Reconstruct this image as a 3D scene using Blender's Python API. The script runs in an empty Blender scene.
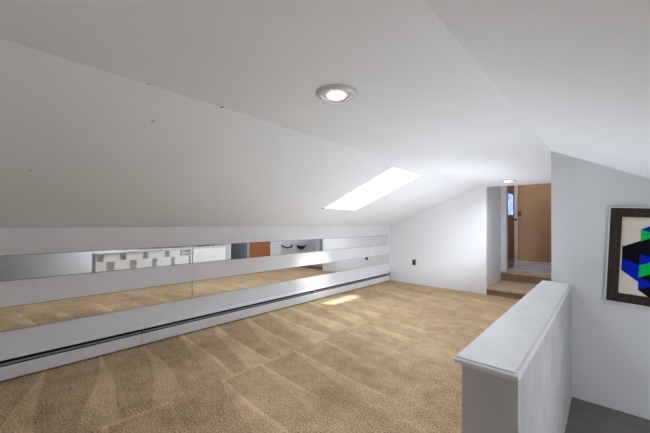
import bpy, bmesh, math, random
from mathutils import Vector, Matrix

random.seed(7)
S = 1.4                      # metres per unit of camera height
COL = bpy.context.scene.collection


def W(x, y, z):
    return Vector((S * x, S * y, S * (z + 1.0)))


# ------------------------------------------------------------------ helpers
def new_obj(name, bm, mat=None, parent=None, smooth=False):
    me = bpy.data.meshes.new(name)
    bmesh.ops.recalc_face_normals(bm, faces=bm.faces[:])
    if smooth:
        for f in bm.faces:
            f.smooth = True
    bm.to_mesh(me)
    bm.free()
    ob = bpy.data.objects.new(name, me)
    COL.objects.link(ob)
    mats = mat if isinstance(mat, (list, tuple)) else [mat]
    for m in mats:
        if m:
            me.materials.append(m)
    if parent is not None:
        ob.parent = parent
        ob.matrix_parent_inverse = parent.matrix_basis.inverted()
    return ob


def struct(name, bm, mat, parent=None, label=None):
    o = new_obj(name, bm, mat, parent)
    if parent is None:
        o['kind'] = 'structure'
        if label:
            o['label'] = label
    return o


def thing(name, label, cat, loc, group=None):
    o = bpy.data.objects.new(name, None)
    o.empty_display_size = 0.1
    COL.objects.link(o)
    o.location = loc
    o['label'] = label
    o['category'] = cat
    if group:
        o['group'] = group
    return o


def tag(o, label, cat, group=None):
    o['label'] = label
    o['category'] = cat
    if group:
        o['group'] = group
    return o


def box(bm, lo, hi, mi=0, bevel=0.0):
    """axis aligned box, metres"""
    x0, y0, z0 = lo
    x1, y1, z1 = hi
    vs = [bm.verts.new(p) for p in
          ((x0, y0, z0), (x1, y0, z0), (x1, y1, z0), (x0, y1, z0),
           (x0, y0, z1), (x1, y0, z1), (x1, y1, z1), (x0, y1, z1))]
    fs = []
    for q in ((3, 2, 1, 0), (4, 5, 6, 7), (0, 1, 5, 4), (1, 2, 6, 5), (2, 3, 7, 6), (3, 0, 4, 7)):
        f = bm.faces.new([vs[i] for i in q])
        f.material_index = mi
        fs.append(f)
    if bevel > 0:
        es = list({e for f in fs for e in f.edges})
        bmesh.ops.bevel(bm, geom=es, offset=bevel, segments=2, affect='EDGES', profile=0.6)
    return bm


def wbox(bm, a, b, mi=0, bevel=0.0):
    """box between two points given in photo units"""
    p, q = W(*a), W(*b)
    lo = [min(p[i], q[i]) for i in range(3)]
    hi = [max(p[i], q[i]) for i in range(3)]
    return box(bm, lo, hi, mi, bevel)


def poly(bm, pts, mi=0):
    f = bm.faces.new([bm.verts.new(p) for p in pts])
    f.material_index = mi
    return f


def prism(bm, prof, axis_pts):
    """sweep a closed (x,z) profile along y between two y values"""
    y0, y1 = axis_pts
    a = [bm.verts.new((x, y0, z)) for x, z in prof]
    b = [bm.verts.new((x, y1, z)) for x, z in prof]
    n = len(prof)
    for i in range(n):
        bm.faces.new((a[i], a[(i + 1) % n], b[(i + 1) % n], b[i]))
    bm.faces.new(a[::-1])
    bm.faces.new(b)
    return bm


def lathe(bm, prof, seg=40, origin=(0, 0, 0), axis='z', mi=0):
    """prof: list of (r, h)"""
    rings = []
    for r, h in prof:
        ring = []
        for k in range(seg):
            t = 2 * math.pi * k / seg
            c, s = r * math.cos(t), r * math.sin(t)
            p = {'z': (c, s, h), 'x': (h, c, s), 'y': (c, h, s)}[axis]
            ring.append(bm.verts.new([origin[i] + p[i] for i in range(3)]))
        rings.append(ring)
    for a, b in zip(rings, rings[1:]):
        for k in range(seg):
            f = bm.faces.new((a[k], a[(k + 1) % seg], b[(k + 1) % seg], b[k]))
            f.material_index = mi
    return rings


def solid_lathe(bm, prof, seg=40, origin=(0, 0, 0), axis='z', mi=0):
    r = lathe(bm, prof, seg, origin, axis, mi)
    for ring in (r[0], r[-1]):
        f = bm.faces.new(ring)
        f.material_index = mi
    return bm


def tube(bm, pts, r, seg=8):
    pts = [Vector(p) for p in pts]
    rings = []
    for i, p in enumerate(pts):
        t = (pts[min(i + 1, len(pts) - 1)] - pts[max(i - 1, 0)]).normalized()
        u = t.cross(Vector((0, 0, 1)))
        if u.length < 1e-3:
            u = t.cross(Vector((1, 0, 0)))
        u.normalize()
        v = t.cross(u)
        rings.append([bm.verts.new(p + r * (math.cos(2 * math.pi * k / seg) * u + math.sin(2 * math.pi * k / seg) * v)) for k in range(seg)])
    for a, b in zip(rings, rings[1:]):
        for k in range(seg):
            bm.faces.new((a[k], a[(k + 1) % seg], b[(k + 1) % seg], b[k]))
    bm.faces.new(rings[0][::-1])
    bm.faces.new(rings[-1])


# ---------------------------------------------------------------- materials
class NT:
    def __init__(self, name):
        self.m = bpy.data.materials.new(name)
        self.m.use_nodes = True
        self.t = self.m.node_tree
        self.n = self.t.nodes
        self.b = self.n['Principled BSDF']

    def node(self, typ, **kw):
        n = self.n.new(typ)
        for k, v in kw.items():
            setattr(n, k, v)
        return n

    def link(self, a, b):
        self.t.links.new(a, b)

    def math(self, op, a, b=None, c=None):
        n = self.node('ShaderNodeMath', operation=op)
        for i, v in enumerate((a, b, c)):
            if v is None:
                continue
            if isinstance(v, (int, float)):
                n.inputs[i].default_value = v
            else:
                self.link(v, n.inputs[i])
        return n.outputs[0]

    def mix(self, fac, a, b):
        n = self.node('ShaderNodeMix', data_type='RGBA')
        for sock, v in ((n.inputs['Factor'], fac), (n.inputs[6], a), (n.inputs[7], b)):
            if hasattr(v, 'is_linked') or hasattr(v, 'links'):
                self.link(v, sock)
            elif isinstance(v, (int, float)):
                sock.default_value = v
            else:
                sock.default_value = (*v, 1)
        return n.outputs[2]

    def pos(self):
        return self.node('ShaderNodeNewGeometry').outputs['Position']

    def noise(self, scale, vec=None, detail=3, rough=0.55):
        n = self.node('ShaderNodeTexNoise')
        n.inputs['Scale'].default_value = scale
        n.inputs['Detail'].default_value = detail
        n.inputs['Roughness'].default_value = rough
        if vec is not None:
            self.link(vec, n.inputs['Vector'])
        return n.outputs['Fac']

    def ramp(self, fac, a, b):
        n = self.node('ShaderNodeMapRange')
        n.inputs['From Min'].default_value = a
        n.inputs['From Max'].default_value = b
        self.link(fac, n.inputs['Value'])
        return n.outputs['Result']

    def bump(self, h, strength, dist):
        n = self.node('ShaderNodeBump')
        n.inputs['Strength'].default_value = strength
        n.inputs['Distance'].default_value = dist
        self.link(h, n.inputs['Height'])
        self.link(n.outputs['Normal'], self.b.inputs['Normal'])


def paint(name, col, rough=0.6, var=0.06, scale=1.3, bump=0.05, spots=(), spec=0.3):
    t = NT(name)
    p = t.pos()
    f = t.noise(scale, p, 4)
    c = t.mix(t.ramp(f, 0.3, 0.7), tuple(v * (1 - var) for v in col), tuple(min(1, v * (1 + var * .4)) for v in col))
    for (x, y, z, r, d) in spots:
        v = t.node('ShaderNodeVectorMath', operation='DISTANCE')
        t.link(p, v.inputs[0])
        v.inputs[1].default_value = (x, y, z)
        wob = t.math('MULTIPLY_ADD', t.noise(60, p), r * 1.2, v.outputs['Value'])
        k = t.math('MULTIPLY', t.math('LESS_THAN', wob, r * 1.6), d)
        c = t.mix(k, c, (0.05, 0.045, 0.04))
    t.link(c, t.b.inputs['Base Color'])
    t.b.inputs['Roughness'].default_value = rough
    t.b.inputs['Specular IOR Level'].default_value = spec
    if bump:
        t.bump(t.noise(180, p, 2), bump, 0.002)
    return t.m


def plain(name, col, rough=0.5, metal=0.0, spec=0.5, emit=0.0):
    t = NT(name)
    f = t.noise(25, t.pos(), 3)
    c = t.mix(t.ramp(f, 0.3, 0.7), tuple(v * .93 for v in col), col)
    t.link(c, t.b.inputs['Base Color'])
    t.b.inputs['Roughness'].default_value = rough
    t.b.inputs['Metallic'].default_value = metal
    t.b.inputs['Specular IOR Level'].default_value = spec
    if emit:
        t.b.inputs['Emission Color'].default_value = (*col, 1)
        t.b.inputs['Emission Strength'].default_value = emit
    return t.m


def wood(name, dark, light, scale=14, rough=0.35, axis='z'):
    t = NT(name)
    mp = t.node('ShaderNodeMapping')
    sc = {'z': (1, 1, .06), 'y': (1, .06, 1), 'x': (.06, 1, 1)}[axis]
    mp.inputs['Scale'].default_value = sc
    t.link(t.pos(), mp.inputs['Vector'])
    f = t.noise(scale * 3, mp.outputs[0], 5, 0.65)
    c = t.mix(t.ramp(f, 0.3, 0.7), dark, light)
    t.link(c, t.b.inputs['Base Color'])
    t.b.inputs['Roughness'].default_value = rough
    return t.m


def carpet(name, dark, light, tracks=True, rough=0.95):
    t = NT(name)
    p = t.pos()
    sep = t.node('ShaderNodeSeparateXYZ')
    t.link(p, sep.inputs[0])
    big = t.noise(1.1, p, 5, 0.6)
    mid = t.noise(7, p, 4, 0.65)
    fine = t.noise(80, p, 4, 0.8)
    v = t.math('MULTIPLY_ADD', t.math('SUBTRACT', big, 0.5), 0.65, 0.47)
    v = t.math('MULTIPLY_ADD', t.math('SUBTRACT', mid, 0.5), 0.5, v)
    v = t.math('MULTIPLY_ADD', t.math('SUBTRACT', fine, 0.5), 3.0, v)
    if tracks:
        # vacuum passes: swaths running out from the mirrored wall, lighter wedge at one side of each
        wob = t.math('MULTIPLY', t.math('SUBTRACT', t.noise(.8, p, 0), 0.5), 0.2)
        row = t.math('DIVIDE', t.math('ADD', sep.outputs['X'], t.math('MULTIPLY_ADD', wob, .5, 3.95)), 1.42)
        rf = t.math('FRACT', row)
        ri = t.math('FLOOR', row)
        sy = t.math('MULTIPLY_ADD', t.math('SINE', t.math('MULTIPLY', ri, 2.4)), .37,
                    t.math('DIVIDE', t.math('ADD', t.math('MULTIPLY_ADD', sep.outputs['X'], .12, sep.outputs['Y']), t.math('MULTIPLY', wob, .9)), 0.43))
        sf = t.math('FRACT', sy)
        si = t.math('FLOOR', sy)
        rnd = t.math('FRACT', t.math('MULTIPLY', t.math('SINE', t.math('MULTIPLY_ADD', si, 12.9, t.math('MULTIPLY', ri, 7.7))), 43.7))
        wedge = t.math('MULTIPLY', t.math('GREATER_THAN', t.math('ADD', sf, t.math('MULTIPLY', rf, .55)), 1.0), 0.20)
        # thin light ridge between neighbouring swaths
        edge = t.math('MULTIPLY', t.math('LESS_THAN', t.math('ABSOLUTE', t.math('SUBTRACT', sf, .04)), .045),
                      t.math('MULTIPLY', t.math('GREATER_THAN', rnd, .35), 0.34))
        edge2 = t.math('MULTIPLY', t.math('LESS_THAN', rf, .025), t.math('MULTIPLY', rnd, 0.26))
        soft = t.math('MULTIPLY_ADD', t.ramp(t.noise(2.3, p, 2), .35, .62), .75, .25)
        tr = t.math('MULTIPLY', t.math('ADD', t.math('ADD', wedge, edge), t.math('ADD', edge2, t.math('MULTIPLY', rnd, .08))), soft)
        fx = t.math('MULTIPLY_ADD', t.ramp(sep.outputs['X'], -.9, -2.4), .85, .15)
        fy = t.math('MULTIPLY_ADD', t.ramp(sep.outputs['Y'], 5.2, 2.2), .55, .45)
        tr = t.math('MULTIPLY', tr, t.math('MULTIPLY', fx, fy))
        v = t.math('ADD', v, t.math('SUBTRACT', tr, .04))
        # sparse dark crumbs and stains
        st = t.ramp(t.noise(11, p, 3, .6), 0.66, 0.76)
        v = t.math('SUBTRACT', v, t.math('MULTIPLY', st, .35))
    c = t.mix(t.ramp(v, 0.05, 0.98), dark, light)
    t.link(c, t.b.inputs['Base Color'])
    t.b.inputs['Roughness'].default_value = rough
    t.b.inputs['Specular IOR Level'].default_value = 0.1
    t.bump(fine, 0.7, 0.012)
    return t.m


# ceiling scuffs: x, y, z, radius, darkness (metres)
def wp(x, y, z):
    return tuple(W(x, y, z))


SC = [(*wp(-1.4224, .4846, .5654), .008, .7), (*wp(-1.4182, .8168, .5601), .012, .8), (*wp(-1.407, 1.2165, .5562), .009, .5),
      (*wp(-1.6222, .5732, .4732), .012, .45), (*wp(-2.1426, .1919, .2423), .01, .35), (*wp(-1.16, .92, .5655), .006, .5)]
M_CEIL = paint('ceiling_paint', (.80, .835, .875), .7, .03, 1.0, .04, spots=SC)
M_WALL = paint('wall_paint', (.78, .795, .815), .6, .03, 1.2, .05)
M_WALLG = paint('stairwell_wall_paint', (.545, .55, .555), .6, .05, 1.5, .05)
M_BOARD = paint('board_paint', (.74, .76, .785), .42, .05, 2.2, .03, spec=.4)
M_CAP = paint('cap_paint', (.66, .66, .655), .42, .07, 6, .05, spec=.4)
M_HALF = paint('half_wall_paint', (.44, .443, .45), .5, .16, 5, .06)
M_HEAT = paint('heater_enamel', (.70, .71, .73), .38, .05, 3, 0.0, spec=.5)
M_DARK = plain('dark_gap', (.012, .012, .013), .7)
M_BLACK = plain('black_metal', (.02, .02, .02), .4)
M_DAMP = plain('grey_damper', (.36, .36, .37), .45)
M_CARPET = carpet('carpet', (.165, .095, .039), (.87, .645, .40))
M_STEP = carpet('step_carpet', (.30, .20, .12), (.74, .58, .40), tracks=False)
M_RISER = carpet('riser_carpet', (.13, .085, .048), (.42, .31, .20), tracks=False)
M_LAND = paint('landing_floor', (.15, .137, .125), .7, .15, 6, .1)
M_TAN = paint('tan_wall_paint', (.42, .245, .125), .6, .04, 1.5, .03)
M_WOOD = wood('brown_wood', (.13, .045, .018), (.27, .11, .045))
M_ORANGE = wood('orange_wood', (.22, .075, .016), (.42, .17, .045))
M_FRAME = wood('frame_wood', (.022, .014, .011), (.046, .031, .024), 20, .7)
M_FRAME.node_tree.nodes['Principled BSDF'].inputs['Specular IOR Level'].default_value = .15
M_SILVER = plain('silver_edge', (.55, .55, .57), .35, .2)
M_MAT = plain('cream_paper', (.62, .56, .48), .8)
M_GREEN = plain('green_ink', (.008, .46, .075), .9, spec=.08)
M_BLUE = plain('blue_ink', (.004, .014, .42), .9, spec=.08)
M_INK = plain('black_ink', (.005, .006, .009), .9, spec=.08)
M_OUT = plain('brown_plastic', (.06, .045, .035), .4)
M_CHROME = plain('brass_metal', (.35, .25, .12), .3, .9)
M_NICHE = paint('niche_paint', (.74, .74, .75), .6, .06, 4, 0)
M_SHELF = paint('shelf_white', (.93, .93, .93), .45, .02, 4, 0)
M_BLUEW = paint('closet_paint', (.36, .39, .44), .6, .08, 3, 0)
M_BULB = NT('bulb')
M_BULB.b.inputs['Base Color'].default_value = (1, 1, 1, 1)
M_BULB.b.inputs['Emission Color'].default_value = (1, .95, .85, 1)
M_BULB.b.inputs['Emission Strength'].default_value = 9
M_BULB = M_BULB.m
M_TRIMRING = plain('lamp_ring', (.62, .62, .63), .35, .1)

# blue-grey vinyl of the hall floor with pale streaks
_t = NT('hall_vinyl')
_p = _t.pos()
_m = _t.node('ShaderNodeMapping')
_m.inputs['Scale'].default_value = (1, 2.6, 1)
_t.link(_p, _m.inputs[0])
_f = _t.noise(2.6, _m.outputs[0], 4, .6)
_t.link(_t.mix(_t.ramp(_f, .38, .66), (.27, .29, .32), (.78, .80, .83)), _t.b.inputs['Base Color'])
_t.b.inputs['Roughness'].default_value = .35
M_VINYL = _t.m

# silvered mirror glass
_t = NT('mirror_glass')
_f = _t.noise(3.5, _t.pos(), 4)
_t.link(_t.mix(_t.ramp(_f, .3, .7), (.86, .87, .87), (.90, .905, .905)), _t.b.inputs['Base Color'])
_t.b.inputs['Metallic'].default_value = 1
_t.b.inputs['Roughness'].default_value = .012
M_MIRROR = _t.m

# window glass: clear sheet with a faint surface reflection
_t = NT('window_glass')
_o = _t.n['Material Output']
_tr = _t.node('ShaderNodeBsdfTransparent')
_tr.inputs[0].default_value = (.96, .97, .97, 1)
_gl = _t.node('ShaderNodeBsdfGlossy')
_gl.inputs['Roughness'].default_value = .03
_mx = _t.node('ShaderNodeMixShader')
_mx.inputs[0].default_value = .05
_t.link(_tr.outputs[0], _mx.inputs[1])
_t.link(_gl.outputs[0], _mx.inputs[2])
_t.link(_mx.outputs[0], _o.inputs['Surface'])
M_GLASS = _t.m

# frosted door pane, its daylight glow put in as blue emission
_t = NT('glowing_frosted_glass')
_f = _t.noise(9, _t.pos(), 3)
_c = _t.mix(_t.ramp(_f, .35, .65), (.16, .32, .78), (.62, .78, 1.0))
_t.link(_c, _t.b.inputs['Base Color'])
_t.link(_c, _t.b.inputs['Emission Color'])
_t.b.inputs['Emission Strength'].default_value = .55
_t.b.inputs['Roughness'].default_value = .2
M_FROSTGLOW = _t.m

# ------------------------------------------------------------- measurements
A_, B_ = 2.8012, 4.80
ZK = -.0592
XE = -1.2608
Y0, Y1 = 1.1155, 3.1212
YN = -1.35                       # wall behind the camera
XR = 1.5                         # right knee wall of the stairwell
ZS = -1.3408
YD = 5.61
Z1, Z2 = -.902, -.767            # tops of the two steps
YB = 7.55


def xl(y):                       # left crease of the ceiling
    k = (y - .0517) / 4.7483
    return (-1.4336 + .0748 * k, y, .57 - .0703 * k)


def xr(y):                       # right crease
    x = -.3610 + .0235 * (y - .7982) / 2.323
    z = .5857 if y <= Y1 else .5857 - .0857 * (y - Y1) / (B_ - Y1)
    return (x, y, z)


RSL = -.488                      # slope of the right ceiling


def right_z(x, y):
    c = xr(min(y, Y1))
    return c[2] + RSL * (x - c[0])


# ------------------------------------------------------------------ the shell
# floor: main room, landing of the stairwell, hall
bm = bmesh.new()
wbox(bm, (-A_ - .1, YN - .1, -1), (XR + .1, Y0 + .03, -1.12))
wbox(bm, (-A_ - .1, Y0 + .03, -1), (-.215, Y1 + .02, -1.12))
wbox(bm, (-A_ - .1, Y1 + .02, -1), (-.25, B_ + .1, -1.12))
struct('floor', bm, M_CARPET, label='tan brown carpet with vacuum tracks')
bm = bmesh.new()
wbox(bm, (-.42, Y0 - .1, ZS), (XR + .1, Y1 + .1, ZS - .1))
struct('floor_landing', bm, M_LAND)
bm = bmesh.new()
wbox(bm, (-1.6, YD + .10, Z2), (.3, YB + .1, Z2 - .1))
struct('floor_hall', bm, M_VINYL)

# knee wall with the two mirror slots: backing sheet and three painted boards
bm = bmesh.new()
wbox(bm, (-A_ - .012, YN, -1), (-A_ - .10, B_, ZK))
struct('wall_left', bm, M_BOARD)
S1, S2, S3, S4 = -.2296, -.3918, -.5524, -.7060
for i, (za, zb) in enumerate(((ZK, S1), (S2, S3), (S4, -1.0))):
    bm = bmesh.new()
    wbox(bm, (-A_ - .012, YN, za), (-A_ + .005, B_, zb))
    struct('trim_%d' % (i + 1), bm, M_BOARD)
bm = bmesh.new()                      # short upright closing the slots at the far corner
wbox(bm, (-A_ - .012, 4.768, S1), (-A_ + .005, B_, S2))
wbox(bm, (-A_ - .012, 4.768, S3), (-A_ + .005, B_, S4))
struct('trim_4', bm, M_BOARD)

# end wall with the sloping head
bm = bmesh.new()
ft = [W(-A_, B_, -1), W(XE, B_, -1), W(XE, B_, xl(B_)[2]), W(*xl(B_)), W(-A_, B_, ZK)]
bk = [Vector((p.x, p.y + .10, p.z)) for p in ft]
fv = [bm.verts.new(p) for p in ft]
bv = [bm.verts.new(p) for p in bk]
bm.faces.new(fv)
bm.faces.new(bv[::-1])
for i in range(5):
    bm.faces.new((fv[i], fv[(i + 1) % 5], bv[(i + 1) % 5], bv[i]))
struct('wall_end', bm, M_WALL)

# left sloping ceiling with the skylight opening
HY0, HY1, HT0, HT1 = 2.585, 3.155, .345, .947


def sl(y, t):
    c = xl(y)
    return W(-A_ + t * (c[0] + A_), y, ZK + t * (c[2] - ZK))


SN = (Vector((-.39, 0, .92))).normalized()
DEPTH = .17
bm = bmesh.new()
ys = [YN, 0, 1.3, HY0, HY1, 4.0, B_]
ts = [0, HT0, HT1, 1]
for i in range(len(ys) - 1):
    for j in range(3):
        if i == 3 and j == 1:
            continue
        poly(bm, [sl(ys[i], ts[j]), sl(ys[i + 1], ts[j]), sl(ys[i + 1], ts[j + 1]), sl(ys[i], ts[j + 1])])
bmesh.ops.remove_doubles(bm, verts=bm.verts[:], dist=1e-4)
# thickness upward
for f in bm.faces:
    f.normal_update()
ext = bmesh.ops.extrude_face_region(bm, geom=bm.faces[:])
bmesh.ops.translate(bm, vec=SN * DEPTH, verts=[v for v in ext['geom'] if isinstance(v, bmesh.types.BMVert)])
struct('ceiling_left', bm, M_CEIL)

# flat ceiling and right slope
bm = bmesh.new()
ys2 = [YN, .8, Y1, B_]
for p, q in zip(ys2, ys2[1:]):
    poly(bm, [W(*xl(p)), W(*xl(q)), W(*xr(q)), W(*xr(p))])
bmesh.ops.remove_doubles(bm, verts=bm.verts[:], dist=1e-4)
ext = bmesh.ops.extrude_face_region(bm, geom=bm.faces[:])
bmesh.ops.translate(bm, vec=(0, 0, .12), verts=[v for v in ext['geom'] if isinstance(v, bmesh.types.BMVert)])
ceil_flat = struct('ceiling', bm, M_CEIL)
bm = bmesh.new()
for p, q in ((YN, .8), (.8, Y1)):
    poly(bm, [W(*xr(p)), W(*xr(q)), W(XR + .05, q, right_z(XR + .05, q)), W(XR + .05, p, right_z(XR + .05, p))])
bmesh.ops.remove_doubles(bm, verts=bm.verts[:], dist=1e-4)
ext = bmesh.ops.extrude_face_region(bm, geom=bm.faces[:])
bmesh.ops.translate(bm, vec=(0, 0, .12), verts=[v for v in ext['geom'] if isinstance(v, bmesh.types.BMVert)])
struct('ceiling_right', bm, M_CEIL)

# wall carrying the picture (end of the stairwell), and the stairwell's other sides
xc = xr(Y1)[0]


def wall_picture():
    bm = bmesh.new()
    ft = [W(xc, Y1, ZS), W(XR, Y1, ZS), W(XR, Y1, right_z(XR, Y1)), W(xc, Y1, xr(Y1)[2])]
    bk = [Vector((p.x, p.y + .11 * S, p.z)) for p in ft]
    fv = [bm.verts.new(p) for p in ft]
    bv = [bm.verts.new(p) for p in bk]
    bm.faces.new(fv)
    bm.faces.new(bv[::-1])
    for i in range(4):
        bm.faces.new((fv[i], fv[(i + 1) % 4], bv[(i + 1) % 4], bv[i]))
    return bm


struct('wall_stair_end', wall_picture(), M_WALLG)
bm = bmesh.new()
wbox(bm, (XR, YN, ZS), (XR + .08, Y1 + .1, right_z(XR, 1) + .05))
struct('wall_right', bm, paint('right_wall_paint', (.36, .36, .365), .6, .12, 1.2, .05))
bm = bmesh.new()                      # riser wall below the room floor at the near side of the well
wbox(bm, (-.208, Y0 - .06, ZS), (XR, Y0 + .035, -1.0003))
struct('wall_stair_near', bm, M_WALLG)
bm = bmesh.new()                      # side of the well below the half wall
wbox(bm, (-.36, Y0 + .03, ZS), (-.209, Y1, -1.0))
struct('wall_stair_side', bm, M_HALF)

# wall behind the camera, with an added window for fill light
bm = bmesh.new()
WX0, WX1, WZ0, WZ1 = -.90, -.50, -.38, .20
top = .62
for a, b in (((-A_ - .1, -1.12), (WX0, top)), ((WX1, -1.12), (XR + .1, top)), ((WX0, -1.12), (WX1, WZ0)), ((WX0, WZ1), (WX1, top))):
    wbox(bm, (a[0], YN, a[1]), (b[0], YN - .08, b[1]))
struct('wall_back', bm, M_WALL)
bm = bmesh.new()
for a, b in (((WX0, WZ0), (WX1, WZ0 + .03)), ((WX0, WZ1 - .03), (WX1, WZ1)), ((WX0, WZ0), (WX0 + .03, WZ1)), ((WX1 - .03, WZ0), (WX1, WZ1)),
             ((WX0, -.165), (WX1, -.135))):
    wbox(bm, (a[0], YN - .06, a[1]), (b[0], YN + .006, b[1]))
w2 = struct('fill_window', bm, M_BOARD)
bm = bmesh.new()
wbox(bm, (WX0 + .03, YN - .045, WZ0 + .03), (WX1 - .03, YN - .04, WZ1 - .03))
new_obj('pane', bm, M_GLASS, w2)

# skylight: frame on top of the well and its pane
w1 = bmesh.new()


def sw(y, t, d):
    return sl(y, t) + SN * d


def sbar(bm, ya, yb, ta, tb, d0, d1):
    c = [sw(ya, ta, d0), sw(yb, ta, d0), sw(yb, tb, d0), sw(ya, tb, d0), sw(ya, ta, d1), sw(yb, ta, d1), sw(yb, tb, d1), sw(ya, tb, d1)]
    v = [bm.verts.new(p) for p in c]
    for q in ((3, 2, 1, 0), (4, 5, 6, 7), (0, 1, 5, 4), (1, 2, 6, 5), (2, 3, 7, 6), (3, 0, 4, 7)):
        bm.faces.new([v[i] for i in q])


fw = .012
sbar(w1, HY0 - fw, HY0 + fw, HT0 - fw, HT1 + fw, DEPTH - .02, DEPTH + .05)
sbar(w1, HY1 - fw, HY1 + fw, HT0 - fw, HT1 + fw, DEPTH - .02, DEPTH + .05)
sbar(w1, HY0 + fw, HY1 - fw, HT0 - fw, HT0 + fw, DEPTH - .02, DEPTH + .05)
sbar(w1, HY0 + fw, HY1 - fw, HT1 - fw, HT1 + fw, DEPTH - .02, DEPTH + .05)
sky_w = struct('window_1', w1, M_SHELF, label='skylight in the sloping ceiling')
bm = bmesh.new()
sbar(bm, HY0 + fw, HY1 - fw, HT0 + fw, HT1 - fw, DEPTH + .012, DEPTH + .018)
new_obj('pane', bm, M_GLASS, sky_w)
bm = bmesh.new()                     # little dark catch at the low corner of the opening
sbar(bm, HY0 - .035, HY0 - .004, HT0 - .012, HT0 - .002, -.010, 0.0)
new_obj('catch', bm, M_DAMP, sky_w)

# passage behind the room: side walls, doorway, raised ceiling
bm = bmesh.new()
wbox(bm, (XE, B_ + .0715, -1), (XE - .08, YD + .1, .8))
struct('wall_passage_left', bm, M_WALL)
OY0, OY1, OZ = 3.255, 3.67, .36      # dim opening in the passage's right wall
bm = bmesh.new()
ya = Y1 + .11
wbox(bm, (xc, ya, -1), (xc + .08, OY0, .8))
wbox(bm, (xc, OY0, OZ), (xc + .08, OY1, .8))
wbox(bm, (xc, OY1, -1), (xc + .08, 6.2, .8))
struct('wall_passage_right', bm, M_WALL)
bm = bmesh.new()                     # closet behind the opening
wbox(bm, (.35, ya, -1), (.40, OY1 + .05, .5))
wbox(bm, (xc + .08, OY1, -1), (.35, OY1 + .05, .5))
wbox(bm, (xc + .08, ya - .004, -1), (.35, ya + .004, .5))
wbox(bm, (xc + .08, ya, .45), (.40, OY1 + .05, .5))
struct('wall_closet', bm, M_BLUEW)
bm = bmesh.new()
wbox(bm, (xc - .02, ya, -1), (.40, OY1 + .05, -1.06))
struct('floor_closet', bm, M_CARPET)
# orange door folded back on the passage wall
bm = bmesh.new()
wbox(bm, (xc - .028, OY1 - .004, -.985), (xc - .002, 4.165, .33), 0, .004)
d2 = struct('door_2', bm, M_ORANGE)
bm = bmesh.new()
solid_lathe(bm, [(.012, 0), (.012, -.03), (.026, -.035), (.03, -.05), (.022, -.066), (.004, -.07)], 20, tuple(W(xc - .028, 4.11, -.30)), 'x')
new_obj('door_knob', bm, M_CHROME, d2, True)

bm = bmesh.new()
wbox(bm, (XE - .08, B_ + .0715, .8), (.1, 6.3, .86))
wbox(bm, (XE, B_, .51), (xc + .02, B_ + .07, .86))
struct('ceiling_passage', bm, M_CEIL)
# hall beyond the upper step
bm = bmesh.new()
wbox(bm, (-1.52, YB, Z2), (.1, YB + .08, 1.15))
struct('wall_hall_back', bm, M_TAN)
bm = bmesh.new()
wbox(bm, (-1.54, YD + .1, Z2), (-1.47, YB, 1.15))
struct('wall_hall_left', bm, M_WALL)
bm = bmesh.new()
wbox(bm, (.05, 6.2, Z2), (.1, YB, 1.15))
wbox(bm, (xc + .08, 6.15, Z2), (.1, 6.2, 1.15))
struct('wall_hall_right', bm, M_WALL)
bm = bmesh.new()
wbox(bm, (-1.54, YD, 1.1), (.1, YB + .08, 1.16))
wbox(bm, (-1.54, YD, .8), (XE + .02, YD + .1, 1.16))
wbox(bm, (XE + .02, YD + .0, .86), (xc + .08, YD + .1, 1.16))
struct('ceiling_hall', bm, M_CEIL)
# door casing
for i, (xa, xb) in enumerate(((-1.2608, -1.190), (-.43, xc))):
    bm = bmesh.new()
    wbox(bm, (xa, YD - .01, Z2 + .001), (xb, YD + .10, .8))
    struct('trim_%d' % (5 + i), bm, M_BOARD)
bm = bmesh.new()
wbox(bm, (-1.469, 7.15, Z2), (-1.385, YB, 1.1))
struct('trim_7', bm, M_SHELF)
bm = bmesh.new()
wbox(bm, (-1.385, YB - .012, Z2), (.05, YB, Z2 + .05))
struct('baseboard_hall', bm, M_TAN)
# the brown door, swung open into the hall, with its glass light
bm = bmesh.new()
DX0, DX1, DY0, DY1, DZ0, DZ1 = -1.268, -1.238, 5.735, 6.46, Z2 + .008, .66
LY0, LY1, LZ0, LZ1 = 5.98, 6.40, .14, .50
wbox(bm, (DX0, DY0, DZ0), (DX1, LY0, DZ1))
wbox(bm, (DX0, LY1, DZ0), (DX1, DY1, DZ1))
wbox(bm, (DX0, LY0, DZ0), (DX1, LY1, LZ0))
wbox(bm, (DX0, LY0, LZ1), (DX1, LY1, DZ1))
d1 = struct('door_1', bm, M_WOOD)
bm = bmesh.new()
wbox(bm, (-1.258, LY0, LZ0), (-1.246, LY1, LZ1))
new_obj('pane', bm, M_FROSTGLOW, d1)
bm = bmesh.new()
o = tuple(W(DX1, 6.38, .06))
solid_lathe(bm, [(.026, 0), (.026, .008), (.012, .012), (.012, .035), (.028, .042), (.031, .056), (.022, .072), (.004, .076)], 20, o, 'x')
new_obj('door_knob', bm, M_BLACK, d1, True)
bm = bmesh.new()
wbox(bm, (DX1, 5.76, Z2 + .02), (DX1 + .004, 6.44, Z2 + .15), 0)
new_obj('kick_plate', bm, M_CHROME, d1)

# --------------------------------------------------------------- the things
# mirror strips
seam = 1.343
for (ya, yb, za, zb, lab) in (
        (YN + .01, seam - .002, S1, S2, 'long mirror strip in the upper slot of the knee wall, left of the seam'),
        (seam + .002, 4.766, S1, S2, 'long mirror strip in the upper slot of the knee wall, right of the seam'),
        (YN + .01, seam - .002, S3, S4, 'lower mirror strip reflecting carpet, left of its upright seam'),
        (seam + .002, 4.766, S3, S4, 'lower mirror strip reflecting carpet, right of its upright seam to the corner')):
    bm = bmesh.new()
    wbox(bm, (-A_ - .0115, ya, za - .0035), (-A_, yb, zb + .0035))
    o = new_obj('mirror_strip', bm, M_MIRROR)
    tag(o, lab, 'mirror', 'mirror strips let into the knee wall')
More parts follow.
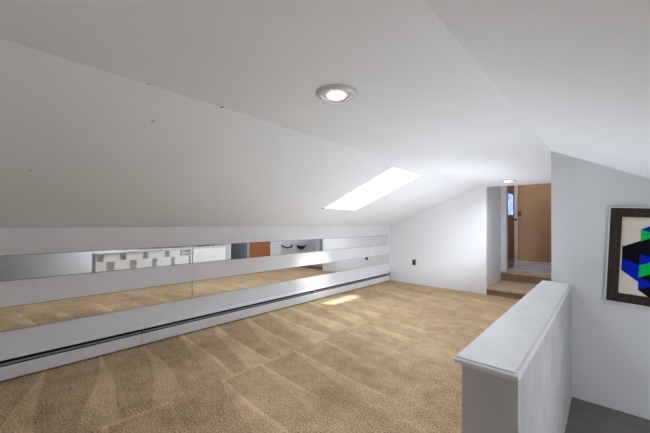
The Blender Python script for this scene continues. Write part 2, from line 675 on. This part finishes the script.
# dark strips paint in the gap shadow along the mirror edges and seam
bm = bmesh.new()
for za, zb in ((S1, S2), (S3, S4)):
    wbox(bm, (-A_ - .0119, YN, za), (-A_ - .0105, 4.768, za - .0032))
    wbox(bm, (-A_ - .0119, YN, zb), (-A_ - .0105, 4.768, zb + .0032))
    wbox(bm, (-A_ - .0119, seam - .0018, za - .004), (-A_ - .001, seam + .0018, zb + .004))
struct('trim_8', bm, M_DARK)

# baseboard heater
hx0 = S * (-A_ + .0052)
ht = thing('baseboard_heater', 'long pale grey baseboard heater with dark slots along the knee wall', 'heater', (hx0, S * 1.7, 0))
HY_A, HY_B = S * (YN + .02), S * 4.752
bm = bmesh.new()
prism(bm, [(hx0, .012), (hx0 + .006, .012), (hx0 + .006, .20), (hx0, .20)], (HY_A, HY_B))
new_obj('back_plate', bm, M_DARK, ht)
bm = bmesh.new()
prism(bm, [(hx0, .200), (hx0, .214), (hx0 + .030, .207), (hx0 + .056, .190), (hx0 + .056, .185), (hx0 + .050, .185), (hx0 + .028, .200)], (HY_A, HY_B))
new_obj('hood', bm, M_HEAT, ht)
bm = bmesh.new()
prism(bm, [(hx0 + .040, .144), (hx0 + .060, .147), (hx0 + .060, .158), (hx0 + .038, .155)], (HY_A, HY_B))
new_obj('damper', bm, M_DAMP, ht)
cuts = [HY_A, S * .916, S * 2.867, HY_B - .02]
for k in range(3):
    bm = bmesh.new()
    prism(bm, [(hx0 + .050, .016), (hx0 + .062, .016), (hx0 + .064, .022), (hx0 + .064, .125), (hx0 + .058, .131), (hx0 + .046, .131), (hx0 + .046, .127), (hx0 + .057, .123), (hx0 + .058, .024), (hx0 + .050, .022)],
          (cuts[k] + .0015, cuts[k + 1] - .0015))
    new_obj('front_cover', bm, M_HEAT, ht)
for k in (1, 2):
    bm = bmesh.new()
    box(bm, (hx0 + .01, cuts[k] - .006, .13), (hx0 + .0605, cuts[k] + .006, .183), 0)
    new_obj('bracket', bm, M_BLACK, ht)
bm = bmesh.new()
prism(bm, [(hx0, .012), (hx0 + .066, .012), (hx0 + .067, .19), (hx0 + .045, .212), (hx0, .222)], (HY_B - .02, HY_B + .012))
new_obj('end_cap', bm, plain('end_cap_enamel', (.40, .41, .43), .4), ht)
bm = bmesh.new()
tube(bm, [(hx0 + .035, HY_A + .01, .085), (hx0 + .035, HY_B - .02, .085)], .02, 8)
new_obj('pipe', bm, M_BLACK, ht)
for i, y in enumerate((HY_A + .05, S * .9, S * 2.9, HY_B - .03)):
    bm = bmesh.new()
    box(bm, (hx0, y - .01, 0), (hx0 + .05, y + .01, .03))
    new_obj('foot', bm, M_BLACK, ht)

# wall outlet on the end wall
oc = W(-2.34, B_, -.652)
ot = thing('electrical_outlet', 'small dark brown electrical outlet low on the white end wall', 'outlet', oc)
bm = bmesh.new()
box(bm, (oc.x - .038, oc.y - .008, oc.z - .062), (oc.x + .038, oc.y, oc.z + .062), 0, .003)
new_obj('cover_plate', bm, M_OUT, ot)
for dz in (-.027, .027):
    bm = bmesh.new()
    solid_lathe(bm, [(.018, -.008), (.018, -.0115), (.015, -.0125)], 20, (oc.x, oc.y, oc.z + dz), 'y')
    for dx in (-.007, .007):
        box(bm, (oc.x + dx - .0015, oc.y - .0135, oc.z + dz - .004), (oc.x + dx + .0015, oc.y - .012, oc.z + dz + .008))
    new_obj('socket', bm, M_BLACK, ot)


# recessed ceiling lights
def tri_z(x, y):                       # height of the flat ceiling at x, y
    l, r = xl(y), xr(y)
    return l[2] + (r[2] - l[2]) * (x - l[0]) / (r[0] - l[0])


def make_light(x, y, label):
    c = W(x, y, tri_z(x, y))
    t = thing('recessed_light', label, 'ceiling light', c, 'recessed ceiling lights')
    R = .128
    bm = bmesh.new()
    prof = [(R, .004), (R, -.005), (R - .004, -.010), (R - .016, -.016), (R - .030, -.020), (R - .038, -.019), (R - .040, -.008)]
    lathe(bm, prof, 48, tuple(c))
    new_obj('trim_ring', bm, M_TRIMRING, t, True)
    bm = bmesh.new()
    r = lathe(bm, [(R - .039, -.010), (R - .052, -.014), (R - .067, -.0165), (R - .072, -.008)], 48, tuple(c))
    new_obj('reflector', bm, M_TRIMRING, t, True)
    bm = bmesh.new()
    solid_lathe(bm, [(R - .072, -.006), (R - .073, -.017), (R - .079, -.023), (.03, -.026), (.006, -.027)], 40, tuple(c))
    new_obj('bulb', bm, M_BULB, t, True)
    bm = bmesh.new()
    solid_lathe(bm, [(R - .037, .0035), (R - .037, .0005)], 40, tuple(c))
    new_obj('socket_plate', bm, M_DAMP, t)
    bm = bmesh.new()
    solid_lathe(bm, [(.012, -.025), (.012, -.029), (.009, -.032)], 16, (c.x + .012, c.y + .02, c.z))
    new_obj('bulb_cap', bm, M_MAT, t)
    return t


make_light(-.897, 1.074, 'large round recessed ceiling light, lit, nearest the camera')
make_light(-.893, 4.308, 'round recessed ceiling light, lit, far end just before the doorway')

# half wall with moulded cap and pigeonhole front
HX0, HX1 = -.377, -.209
hw = thing('half_wall', 'white painted half wall with moulded cap beside the stairwell', 'half wall', W(-.29, 2.1, -1))
hw['kind'] = 'thing'
ZT = -.4845
bm = bmesh.new()
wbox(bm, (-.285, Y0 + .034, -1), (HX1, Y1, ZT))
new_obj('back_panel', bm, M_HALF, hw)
bm = bmesh.new()
wbox(bm, (HX0, Y0 + .027, -1), (HX1, Y0 + .034, ZT))
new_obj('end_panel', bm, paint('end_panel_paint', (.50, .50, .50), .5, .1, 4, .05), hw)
bm = bmesh.new()                       # cap board with rounded nose
CX0, CX1, CY0 = -.403, -.2055, Y0 + .0135
prof = []
p, q = W(CX0, CY0, ZT), W(CX1, Y1, -.4720)
box(bm, (p.x, p.y, p.z), (q.x, q.y - .001, q.z), 0, .006)
cap = new_obj('cap', bm, M_CAP, hw)
bm = bmesh.new()
p, q = W(CX0 + .005, CY0 + .012, -.4722), W(CX1 - .011, Y1, -.4663)
box(bm, (p.x, p.y, p.z), (q.x, q.y - .001, q.z), 0, .003)
new_obj('cap_panel', bm, M_CAP, cap)
bm = bmesh.new()                       # small moulding under the cap
p, q = W(HX1 - .02, Y0 + .034, ZT - .010), W(HX1 + .003, Y1, ZT)
box(bm, (W(HX0 - .002, 0, 0).x, W(0, Y0 + .022, 0).y, p.z), (q.x, W(0, Y0 + .04, 0).y, q.z), 0, .003)
box(bm, (p.x, p.y, p.z), (q.x, q.y - .001, q.z), 0, .004)
new_obj('moulding', bm, M_CAP, hw)
bm = bmesh.new()                       # bookcase carcass: top rail, shelves, plinth
for za, zb in ((ZT, ZT - .007), (-.590, -.600), (-.752, -.762), (-.94, -1.0)):
    bm = bmesh.new()
    wbox(bm, (HX0, Y0 + .034, za), (-.285, 2.495, zb))
    new_obj('shelf', bm, M_SHELF, hw)
rows = [(ZT - .007, -.590, [(1.239, 1.433), (1.521, 1.734), (1.817, 2.051), (2.128, 2.286)]),
        (-.600, -.752, [(1.1495, 1.272), (1.373, 1.565), (1.655, 1.865), (1.945, 2.150), (2.215, 2.440)]),
        (-.762, -.94, [(1.239, 1.433), (1.521, 1.734), (1.817, 2.051), (2.128, 2.286)])]
for zt, zb, cells in rows:
    for ya, yb in cells:
        bm = bmesh.new()
        wbox(bm, (HX0 - .002, ya, zt - .001), (-.2855, yb, zb + .001), 0, .002)
        new_obj('front_panel', bm, M_SHELF, hw)
for ya, yb, za, zb in ((1.1495, 1.158, ZT - .007, -.590), (2.335, 2.345, ZT - .007, -.590), (2.478, 2.495, ZT - .007, -.590),
                       (2.345, 2.478, -.542, -.550), (2.478, 2.495, -.600, -.752),
                       (1.1495, 1.158, -.762, -.94), (2.478, 2.495, -.762, -.94)):
    bm = bmesh.new()
    wbox(bm, (HX0, ya, za), (-.285, yb, zb))
    new_obj('divider', bm, M_SHELF, hw)
bm = bmesh.new()
wbox(bm, (-.2850, Y0 + .035, ZT - .02), (-.2865, 2.495, -.94))
new_obj('niche_back', bm, M_NICHE, hw)
bm = bmesh.new()
wbox(bm, (HX0 - .008, 2.512, -1), (-.285, Y1 - .004, ZT - .001), 0, .004)
new_obj('side_panel', bm, M_SHELF, hw)


# carpeted steps
def step(label, x0, x1, ya, yb, z0, z1):
    t = thing('carpeted_step', label, 'step', W((x0 + x1) / 2, (ya + yb) / 2, z0), 'steps up to the door')
    bm = bmesh.new()
    wbox(bm, (x0, ya + .016, z0), (x1, yb, z1 - .03))
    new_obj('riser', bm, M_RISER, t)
    bm = bmesh.new()
    p, q = W(x0, ya, z1 - .03), W(x1, yb, z1)
    box(bm, (p.x, p.y, p.z), (q.x, q.y, q.z), 0, .012)
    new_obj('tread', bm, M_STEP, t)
    return t


step('wide lower carpeted step rising from the room floor at the end wall', XE + .001, xc - .001, B_ - .012, YD + .09, -1, Z1)
step('upper carpeted step at the threshold of the tan hall', XE + .001, xc - .001, YD - .02, YD + .10, Z1, Z2)

# light switch on the tan wall
sc_ = W(-1.355, YB, .19)
ls = thing('light_switch', 'dark switch plate on the tan wall beside the white trim', 'light switch', sc_)
bm = bmesh.new()
box(bm, (sc_.x - .045, sc_.y - .01, sc_.z - .075), (sc_.x + .045, sc_.y, sc_.z + .075), 0, .003)
new_obj('cover_plate', bm, M_OUT, ls)
bm = bmesh.new()
box(bm, (sc_.x - .008, sc_.y - .022, sc_.z - .004), (sc_.x + .008, sc_.y - .01, sc_.z + .018), 0, .002)
new_obj('toggle', bm, M_BLACK, ls)

# dark curved wall baskets seen in the mirror
def basket(y, z, w, h, label, full):
    c = W(xc, y, z)
    t = thing('wall_basket', label, 'wall basket', c, 'dark baskets on the passage wall')
    bm = bmesh.new()
    n = 14
    dep = .11
    pts = []
    for i in range(n + 1):
        k = i / n
        a = math.pi * k
        pts.append((c.x - .006 - dep * math.sin(a), c.y - w / 2 * math.cos(a), c.z + h * (.25 if full else .55) * (1 - math.sin(a))))
    tube(bm, pts, .012 if full else .022, 6)
    rim = new_obj('rim', bm, M_BLACK, t, True)
    bm = bmesh.new()
    grid = []
    m = 7
    for j in range(m + 1):
        r = j / m
        row = []
        for i in range(n + 1):
            p = Vector(pts[i])
            base = Vector((c.x - .012, c.y, c.z - h * (.8 if full else .25)))
            q = p.lerp(base, r)
            q.z -= (.05 if full else .02) * math.sin(math.pi * r)
            row.append(bm.verts.new(q))
        grid.append(row)
    for j in range(m):
        for i in range(n):
            if full or j < 2:
                bm.faces.new((grid[j][i], grid[j][i + 1], grid[j + 1][i + 1], grid[j + 1][i]))
    for v in [v for v in bm.verts if not v.link_faces]:
        bm.verts.remove(v)
    ext = bmesh.ops.extrude_face_region(bm, geom=bm.faces[:])
    bmesh.ops.translate(bm, vec=(-.003, 0, .003), verts=[v for v in ext['geom'] if isinstance(v, bmesh.types.BMVert)])
    new_obj('bowl', bm, M_BLACK, t, True)
    return t


basket(4.635, -.578, .40, .13, 'shallow dark curved wall basket, the one nearer the orange door', False)
basket(5.07, -.572, .42, .13, 'deeper dark half round wall basket, the one nearer the hall', True)

# ------------------------------------------------------------ framed picture
# local frame: origin at the left lower outer corner, rotated a touch clockwise
pc = W(.011, Y1, .126)
pt_ = thing('framed_picture', 'framed geometric print of green, blue and black facets on the stairwell wall', 'picture', W(.345, Y1, -.22))
ROT = Matrix.Rotation(math.radians(2.5), 4, 'Y')
PW, PH = .98, .965


def PP(u, v, d):                     # u right, v down from the top left corner, d out of the wall
    q = ROT @ Vector((u, 0, -v))
    return Vector((pc.x + q.x, pc.y - .004 - d, pc.z + q.z))


def pbox(bm, u0, v0, u1, v1, d0, d1, mi=0):
    c = [PP(u0, v0, d0), PP(u1, v0, d0), PP(u1, v1, d0), PP(u0, v1, d0), PP(u0, v0, d1), PP(u1, v0, d1), PP(u1, v1, d1), PP(u0, v1, d1)]
    vs = [bm.verts.new(p) for p in c]
    for q in ((3, 2, 1, 0), (4, 5, 6, 7), (0, 1, 5, 4), (1, 2, 6, 5), (2, 3, 7, 6), (3, 0, 4, 7)):
        f = bm.faces.new([vs[i] for i in q])
        f.material_index = mi


def ring(bm, a, b, d0, d1):
    pbox(bm, a, a, PW - a, b, d0, d1)
    pbox(bm, a, PH - b, PW - a, PH - a, d0, d1)
    pbox(bm, a, b, b, PH - b, d0, d1)
    pbox(bm, PW - b, b, PW - a, PH - b, d0, d1)


bm = bmesh.new()
ring(bm, 0, .012, 0, .034)
new_obj('edge_strip', bm, M_SILVER, pt_)
bm = bmesh.new()
ring(bm, .012, .101, 0, .028)
fr = new_obj('frame', bm, M_FRAME, pt_)
bm = bmesh.new()
pbox(bm, .101, .101, PW - .101, PH - .101, .002, .012)
new_obj('paper', bm, M_MAT, pt_)
# generic facets: six columns of slanted lozenges in three inks
bm = bmesh.new()
CW, CH = .1255, .118
cols = [(.397, 2, (2, 1)), (.217, 5, (0, 2, 1, 0, 1)), (.190, 5, (1, 0, 2, 1, 2)),
        (.190, 5, (0, 2, 1, 0, 1)), (.217, 5, (2, 1, 0, 2, 0)), (.397, 2, (0, 1))]


def facet(pts, mi):
    f = bm.faces.new([bm.verts.new(PP(u, v, .0128)) for u, v in pts])
    f.material_index = mi


for ci, (v0, n, inks) in enumerate(cols):
    left = ci < 3
    ua = PW / 2 + (ci - 3) * CW
    ub = ua + CW
    sl_ = -.068 if left else .068
    base = v0 if left else v0 - .068
    for k in range(n):
        va = base + k * CH
        q = [(ua, va), (ua, va + CH), (ub, va + CH + sl_), (ub, va + sl_)]
        if k % 2 == ci % 2:                       # whole lozenge
            facet(q, inks[k])
        else:                                     # split along a diagonal
            facet(q[:3], inks[k])
            facet([q[0], q[2], q[3]], (inks[k] + 1) % 3)
    ve = base + n * CH                            # pointed foot of the column
    if left:
        facet([(ua, ve), (ub, ve + .10), (ub, ve + sl_)], (ci + 1) % 3)
    else:
        facet([(ua, ve), (ua, ve + .10 + sl_), (ub, ve + sl_)], (ci + 2) % 3)
new_obj('print', bm, [M_GREEN, M_BLUE, M_INK], pt_)

# ------------------------------------------------------------------- lights
world = bpy.data.worlds.new('sky')
world.use_nodes = True
bpy.context.scene.world = world
bg = world.node_tree.nodes['Background']
bg.inputs[0].default_value = (.86, .93, 1, 1)
bg.inputs[1].default_value = 7.5


def area(name, loc, direction, sx, sy, power, col=(1, 1, 1), portal=False, spread=180):
    l = bpy.data.lights.new(name, 'AREA')
    l.shape = 'RECTANGLE'
    l.size, l.size_y = sx, sy
    l.energy = power
    l.color = col
    l.spread = math.radians(spread)
    o = bpy.data.objects.new(name, l)
    COL.objects.link(o)
    o.location = loc
    o.rotation_euler = Vector(direction).to_track_quat('-Z', 'Y').to_euler()
    if portal:
        l.cycles.is_portal = True
    return o


mid = sl((HY0 + HY1) / 2, (HT0 + HT1) / 2) + SN * (DEPTH + .06)
# portal oriented to the slope
po = area('skylight_portal', mid, -SN, 1.2, 1.0, 1, portal=True)
xa = (sl(2.9, HT1) - sl(2.9, HT0)).normalized()
za = SN
yaxis = za.cross(xa)
po.matrix_world = Matrix(((xa.x, yaxis.x, za.x, mid.x), (xa.y, yaxis.y, za.y, mid.y), (xa.z, yaxis.z, za.z, mid.z), (0, 0, 0, 1)))
area('fill_window_portal', W((WX0 + WX1) / 2, YN - .12, (WZ0 + WZ1) / 2), (0, 1, 0), (WX1 - WX0) * S, (WZ1 - WZ0) * S, 1, portal=True)  # sampling portal of the added fill window


def lamp(name, loc, power, r=.06, col=(1, .95, .88), spot=None):
    l = bpy.data.lights.new(name, 'SPOT' if spot else 'POINT')
    l.energy = power
    l.shadow_soft_size = r
    l.color = col
    o = bpy.data.objects.new(name, l)
    COL.objects.link(o)
    o.location = loc
    if spot:
        l.spot_size = math.radians(spot)
        l.spot_blend = .6
    return o


for x, y, e in ((-.897, 1.074, 40), (-.893, 4.308, 32)):
    c = W(x, y, tri_z(x, y))
    lamp('can_lamp', (c.x, c.y, c.z - .03), e, .05, (.94, .965, 1), spot=160)
lamp('hall_fill', W(-.6, 6.7, .95), 7, .12, (1, .93, .85))  # unseen lamp added to light the hall
lamp('stair_fill', W(.85, 1.7, -.62), 31, .07, (1, .975, .94))  # added fill, no fixture: brightens right ceiling and picture wall
lamp('room_fill', W(-.85, 3.3, -.20), 3, .05, (.92, .96, 1))  # added fill hanging free in the room, no fixture
u2 = lamp('fill_uplight', W(-1.05, 3.7, -.84), 44, .03, (.95, .975, 1), spot=140)  # added upward fill for the far end and the boards
u2.rotation_euler = Vector((-.75, .30, 1)).to_track_quat('-Z', 'Y').to_euler()
ul = lamp('fill_uplight', W(-1.0, 2.4, -.82), 35, .03, (.92, .96, 1), spot=150)  # added upward fill for the middle of the ceiling
ul.rotation_euler = Vector((-.1, .05, 1)).to_track_quat('-Z', 'Y').to_euler()

for yy in (2.95, 3.07, 3.19, 3.31, 3.43):              # added spots in the well imitate sunlight thrown back off the mirror onto carpet
    src = sl(2.87, .62) + SN * .05
    g = lamp('glint_spot', src, 210, .03, (.93, .97, 1), spot=8.5)
    g.rotation_euler = (W(-2.53, yy, -1) - src).to_track_quat('-Z', 'Y').to_euler()
    g.data.spot_blend = .9

sun = bpy.data.lights.new('sun', 'SUN')
sun.energy = 3.4
sun.angle = math.radians(12)
sun.color = (1, .96, .9)
so = bpy.data.objects.new('sun', sun)
COL.objects.link(so)
so.rotation_euler = Vector((-.64, .04, -.77)).to_track_quat('-Z', 'Y').to_euler()

# ------------------------------------------------------------------- camera
f, yaw, pitch, roll = 316.2212, .729, .0152, -.0089
fwd = Vector((-math.sin(yaw) * math.cos(pitch), math.cos(yaw) * math.cos(pitch), math.sin(pitch)))
r0 = Vector((math.cos(yaw), math.sin(yaw), 0))
u0 = r0.cross(fwd)
rt = r0 * math.cos(roll) - u0 * math.sin(roll)
up = r0 * math.sin(roll) + u0 * math.cos(roll)
cam = bpy.data.cameras.new('camera')
cam.sensor_width = 36
cam.lens = f / 650 * 36
cam.clip_start = .02
co = bpy.data.objects.new('camera', cam)
COL.objects.link(co)
p = W(0, 0, 0)
co.matrix_world = Matrix(((rt.x, up.x, -fwd.x, p.x), (rt.y, up.y, -fwd.y, p.y), (rt.z, up.z, -fwd.z, p.z), (0, 0, 0, 1)))
sc = bpy.context.scene
sc.camera = co
sc.view_settings.view_transform = 'Standard'
sc.view_settings.look = 'None'
sc.view_settings.exposure = 0.69
sc.view_settings.use_white_balance = True
sc.view_settings.white_balance_temperature = 6080
sc.view_settings.white_balance_tint = 10
sc.cycles.max_bounces = 16
sc.cycles.diffuse_bounces = 10
sc.cycles.glossy_bounces = 6
sc.cycles.transparent_max_bounces = 8
sc.cycles.use_denoising = True
